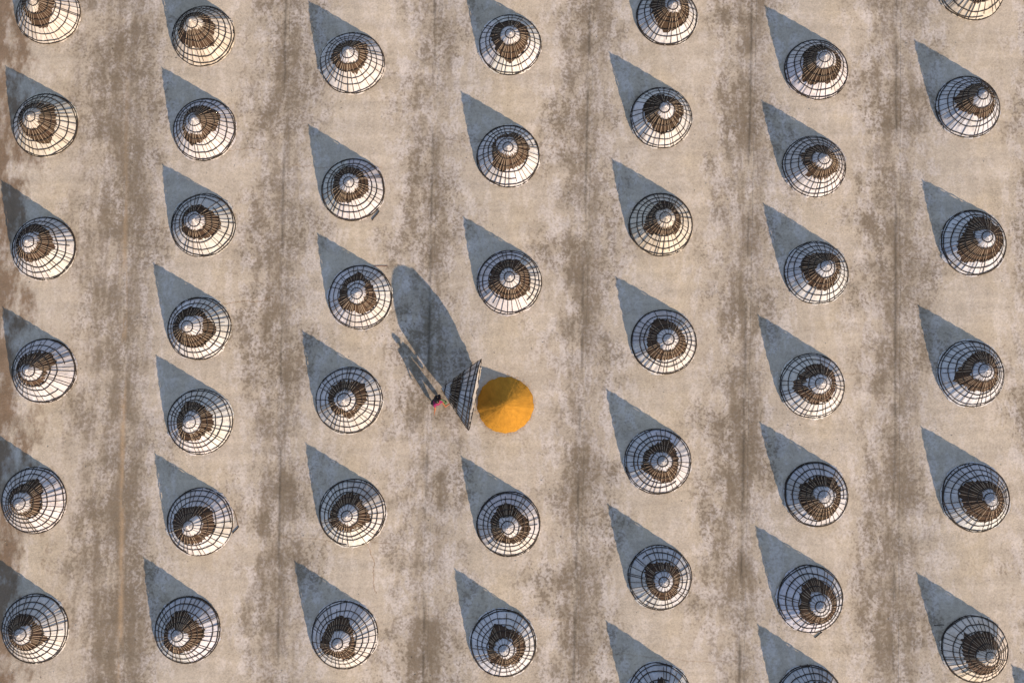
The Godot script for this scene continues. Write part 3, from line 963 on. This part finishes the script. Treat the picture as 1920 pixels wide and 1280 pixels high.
func make_person() -> void:
	var origin := Vector3(-3.95, -0.03, -1.08)
	var t := thing("person", "woman in pink blouse and green scarf holding the tipped bamboo cover", "person", origin)
	var skin := Color(0.26, 0.10, 0.050)
	var hipc := Vector3(0.00, 0.76, 0.00)
	var chest := Vector3(0.13, 1.09, 0.03)
	var neck := Vector3(0.145, 1.255, 0.02)
	var head := Vector3(0.150, 1.405, 0.015)
	var face := Vector3(0.70, -0.22, 0.68).normalized()
	var flat := Vector3(face.x, 0, face.z).normalized()
	var across := flat.cross(Vector3.UP).normalized()      # towards her right hand
	var shl := chest + Vector3(0, 0.11, 0) - across * 0.165
	var shr := chest + Vector3(0, 0.11, 0) + across * 0.165
	var ell := Vector3(0.47, 1.02, 0.22)
	var hal := Vector3(0.70, 1.12, 0.07)
	var elr := Vector3(0.01, 0.99, 0.33)
	var har := Vector3(-0.03, 0.86, 0.48)
	var fr := Vector3(-0.20, 0.045, 0.05)
	var fl := Vector3(0.16, 0.045, -0.06)
	var hr := hipc + across * 0.085 - Vector3(0, 0.02, 0)
	var hl := hipc - across * 0.085 - Vector3(0, 0.02, 0)
	var kr := Vector3(-0.09, 0.40, 0.09)
	var kl := Vector3(0.14, 0.41, -0.02)
	# body, one surface
	var g := Geo.new()
	var toe := Vector3(0.085, -0.02, 0.10)
	var bones := [
		[hipc, chest, 0.115, 0.125], [chest, chest + Vector3(0, 0.07, 0), 0.125, 0.10], [shl, shr, 0.055, 0.055], [neck - Vector3(0, 0.06, 0), neck + Vector3(0, 0.06, 0), 0.052, 0.048],
		[hl, kl, 0.085, 0.058], [kl, fl + Vector3(0, 0.03, 0), 0.055, 0.035], [hr, kr, 0.085, 0.058], [kr, fr + Vector3(0, 0.03, 0), 0.055, 0.035],
		[fl - toe * 0.3, fl + toe, 0.036, 0.026], [fr - toe * 0.3, fr + toe, 0.036, 0.026],
		[shl, ell, 0.047, 0.038], [ell, hal, 0.038, 0.026], [shr, elr, 0.047, 0.038], [elr, har, 0.038, 0.026],
	]
	nets(g, bones, 0.015, 0.03, skin)
	# head with face
	var hb := [
		[head + Vector3(0, 0.03, 0) - face * 0.015, head + Vector3(0, 0.03, 0) + face * 0.01, 0.092, 0.090], [head - Vector3(0, 0.045, 0) + face * 0.03, head - Vector3(0, 0.075, 0) + face * 0.045, 0.062, 0.040],
		[head + face * 0.098 + Vector3(0, 0.02, 0), head + face * 0.118 - Vector3(0, 0.018, 0), 0.010, 0.015], [head + face * 0.088 - Vector3(0, 0.045, 0) - across * 0.02, head + face * 0.088 - Vector3(0, 0.045, 0) + across * 0.02, 0.010, 0.010],
		[head + across * 0.088, head + across * 0.096 - Vector3(0, 0.03, 0), 0.016, 0.010], [head - across * 0.088, head - across * 0.096 - Vector3(0, 0.03, 0), 0.016, 0.010],
		[head + face * 0.085 + Vector3(0, 0.04, 0) - across * 0.035, head + face * 0.085 + Vector3(0, 0.04, 0) + across * 0.035, 0.012, 0.012],
	]
	nets(g, hb, 0.006, 0.014, skin)
	var hands := []
	hand(hands, hal, Vector3(0.85, 0.25, -0.35), Vector3(0.1, -0.5, -0.9), 0.6, 1.0)
	nets(g, hands, 0.0045, 0.006, skin)
	hands = []
	hand(hands, har, har - elr, Vector3(0.6, 0.2, -0.4), 0.5, -1.0)
	nets(g, hands, 0.0045, 0.006, skin)
	part("body", g.mesh(), M.skin, t)
	for sgn in [-1.0, 1.0]:
		g = Geo.new()
		var ey: Vector3 = head + face * 0.090 + Vector3(0, 0.018, 0) + across * 0.034 * sgn
		nets(g, [[ey, ey + face * 0.004, 0.013, 0.011]], 0.004, 0.004, Color(0.05, 0.035, 0.03))
		part("eye", g.mesh(), M.hair, t)
	# hair: close over the skull, gathered into a long loose knot behind
	g = Geo.new()
	nets(g, [[head + Vector3(0, 0.055, 0) - face * 0.035, head + Vector3(0, 0.045, 0) - face * 0.005, 0.104, 0.098], [head + Vector3(0, 0.0, 0) - face * 0.06, head + Vector3(0, -0.05, 0) - face * 0.055, 0.08, 0.06],
		[head - face * 0.13 + Vector3(0.01, -0.02, -0.05), head - face * 0.16 + Vector3(0.05, -0.12, -0.12), 0.075, 0.060]], 0.010, 0.025, Color(0.012, 0.009, 0.009))
	part("hair", g.mesh(), M.hair, t)
	# blouse with short sleeves
	g = Geo.new()
	nets(g, [[hipc + Vector3(0, 0.02, 0), chest, 0.140, 0.142], [chest, chest + Vector3(0, 0.07, 0), 0.140, 0.106], [shl, shr, 0.066, 0.066], [shl, shl.lerp(ell, 0.35), 0.064, 0.058], [shr, shr.lerp(elr, 0.35), 0.064, 0.058],
		[chest + flat * 0.07 - across * 0.06, chest + flat * 0.075 - across * 0.06, 0.065, 0.065], [chest + flat * 0.07 + across * 0.06, chest + flat * 0.075 + across * 0.06, 0.065, 0.065]], 0.014, 0.03, Color(0.24, 0.022, 0.10))
	part("blouse", g.mesh(), M.cloth, t)
	# loose dark trousers
	g = Geo.new()
	nets(g, [[hipc + Vector3(0, 0.07, 0), hipc - Vector3(0, 0.02, 0), 0.152, 0.16], [hl, kl, 0.120, 0.105], [kl, fl + Vector3(0, 0.09, 0), 0.105, 0.085], [hr, kr, 0.120, 0.105], [kr, fr + Vector3(0, 0.09, 0), 0.105, 0.085]], 0.015, 0.035, Color(0.030, 0.028, 0.034))
	part("trousers", g.mesh(), M.cloth, t)
	# green scarf hanging from the left shoulder in front, its dark end thrown over the back
	g = Geo.new()
	nets(g, [[shl + Vector3(0, 0.055, 0), shl + flat * 0.10 + Vector3(0.05, -0.10, 0.0), 0.045, 0.06], [shl + flat * 0.10 + Vector3(0.05, -0.10, 0.0), shl + flat * 0.14 + Vector3(0.10, -0.38, 0.03), 0.06, 0.085]], 0.012, 0.03, Color(0.095, 0.16, 0.085))
	part("scarf", g.mesh(), M.cloth, t)
	g = Geo.new()
	nets(g, [[shl + Vector3(0, 0.05, 0), chest - flat * 0.12 + Vector3(0, 0.06, 0), 0.05, 0.07], [chest - flat * 0.12 + Vector3(0, 0.06, 0), chest - flat * 0.14 + Vector3(0, -0.22, 0), 0.07, 0.10], [shl + Vector3(0, 0.05, 0), shl - flat * 0.13 + Vector3(0.04, -0.12, -0.06), 0.05, 0.075]], 0.013, 0.03, Color(0.022, 0.014, 0.018))
	part("scarf_end", g.mesh(), M.cloth, t)


# ---------------------------------------------------------------- small things
func stick(a: Vector3, b: Vector3, w: float, col: Color, label: String) -> void:
	a.y = ground_y(a.x, a.z) + w * 0.4
	b.y = ground_y(b.x, b.z) + w * 0.4
	var g := Geo.new()
	var pts := PackedVector3Array()
	var sd := PackedVector3Array()
	var cols := PackedColorArray()
	for i in 7:
		var t := i / 6.0
		pts.append((b - a) * (t - 0.5) + Vector3(0.012 * sin(t * 5.0), 0.004, 0.012 * cos(t * 4.0)))
		sd.append(Vector3.UP)
		cols.append(col * (0.85 + 0.3 * rng.randf()))
	g.bar(pts, sd, w, w * 0.8, cols)
	var o := MeshInstance3D.new()
	o.name = numbered("bamboo_stick")
	o.mesh = g.mesh()
	o.material_override = M.bamboo
	o.position = (a + b) * 0.5
	o.set_meta("label", label)
	o.set_meta("category", "stick")
	o.set_meta("group", "loose bamboo sticks by the covers")
	add_child(o)


func make_small() -> void:
	stick(Vector3(-13.04, 0, 3.79), Vector3(-12.81, 0, 4.50), 0.035, Color(0.24, 0.17, 0.11), "longer loose stick leaning out past the right side of a striped cover")
	stick(Vector3(-12.80, 0, 4.47), Vector3(-13.05, 0, 4.80), 0.05, Color(0.055, 0.042, 0.035), "short dark stick end meeting a longer stick at a cover's right side")
	stick(Vector3(-6.73, 0, -9.93), Vector3(-7.04, 0, -9.47), 0.06, Color(0.07, 0.055, 0.045), "thick dark strip on the ground at lower right of a white cover")
	stick(Vector3(-6.95, 0, -7.345), Vector3(-6.29, 0, -7.32), 0.03, Color(0.22, 0.10, 0.06), "thin reddish stick lying level above the cover beside the long oval shadow")
	stick(Vector3(12.72, 0, 9.18), Vector3(13.06, 0, 8.955), 0.04, Color(0.05, 0.04, 0.033), "dark stick end under the lower right rim near the bottom edge")
	stick(Vector3(17.96, 0, 8.64), Vector3(18.40, 0, 8.637), 0.035, Color(0.10, 0.08, 0.065), "thin stick in the shadow left of the bottom right cover")
	# chaff and crumbs strewn about
	var g := Geo.new()
	for i in 900:
		var x := rng.randf_range(-26.0, 25.0)
		var z := rng.randf_range(-22.0, 13.0)
		var c := Vector3(x, ground_y(x, z) + 0.008, z)
		var a := rng.randf() * TAU
		var d := Vector3(cos(a), 0, sin(a)) * rng.randf_range(0.012, 0.05)
		var w := Vector3(-sin(a), 0, cos(a)) * rng.randf_range(0.006, 0.014)
		var col := Color(0.10, 0.075, 0.05) if rng.randf() < 0.7 else Color(0.5, 0.42, 0.3)
		var k := g_add4(g, c + d, c + w, c - d, c - w, col)
		var up := g.add(c + Vector3(0, 0.012, 0), col)
		for q in 4:
			g.ix.append_array(PackedInt32Array([k + q, up, k + (q + 1) % 4]))
	var o := MeshInstance3D.new()
	o.name = "chaff"
	o.mesh = g.mesh()
	o.material_override = M.bamboo
	o.set_meta("kind", "stuff")
	o.set_meta("label", "scattered crumbs of straw and chaff on the concrete")
	o.set_meta("category", "chaff")
	add_child(o)
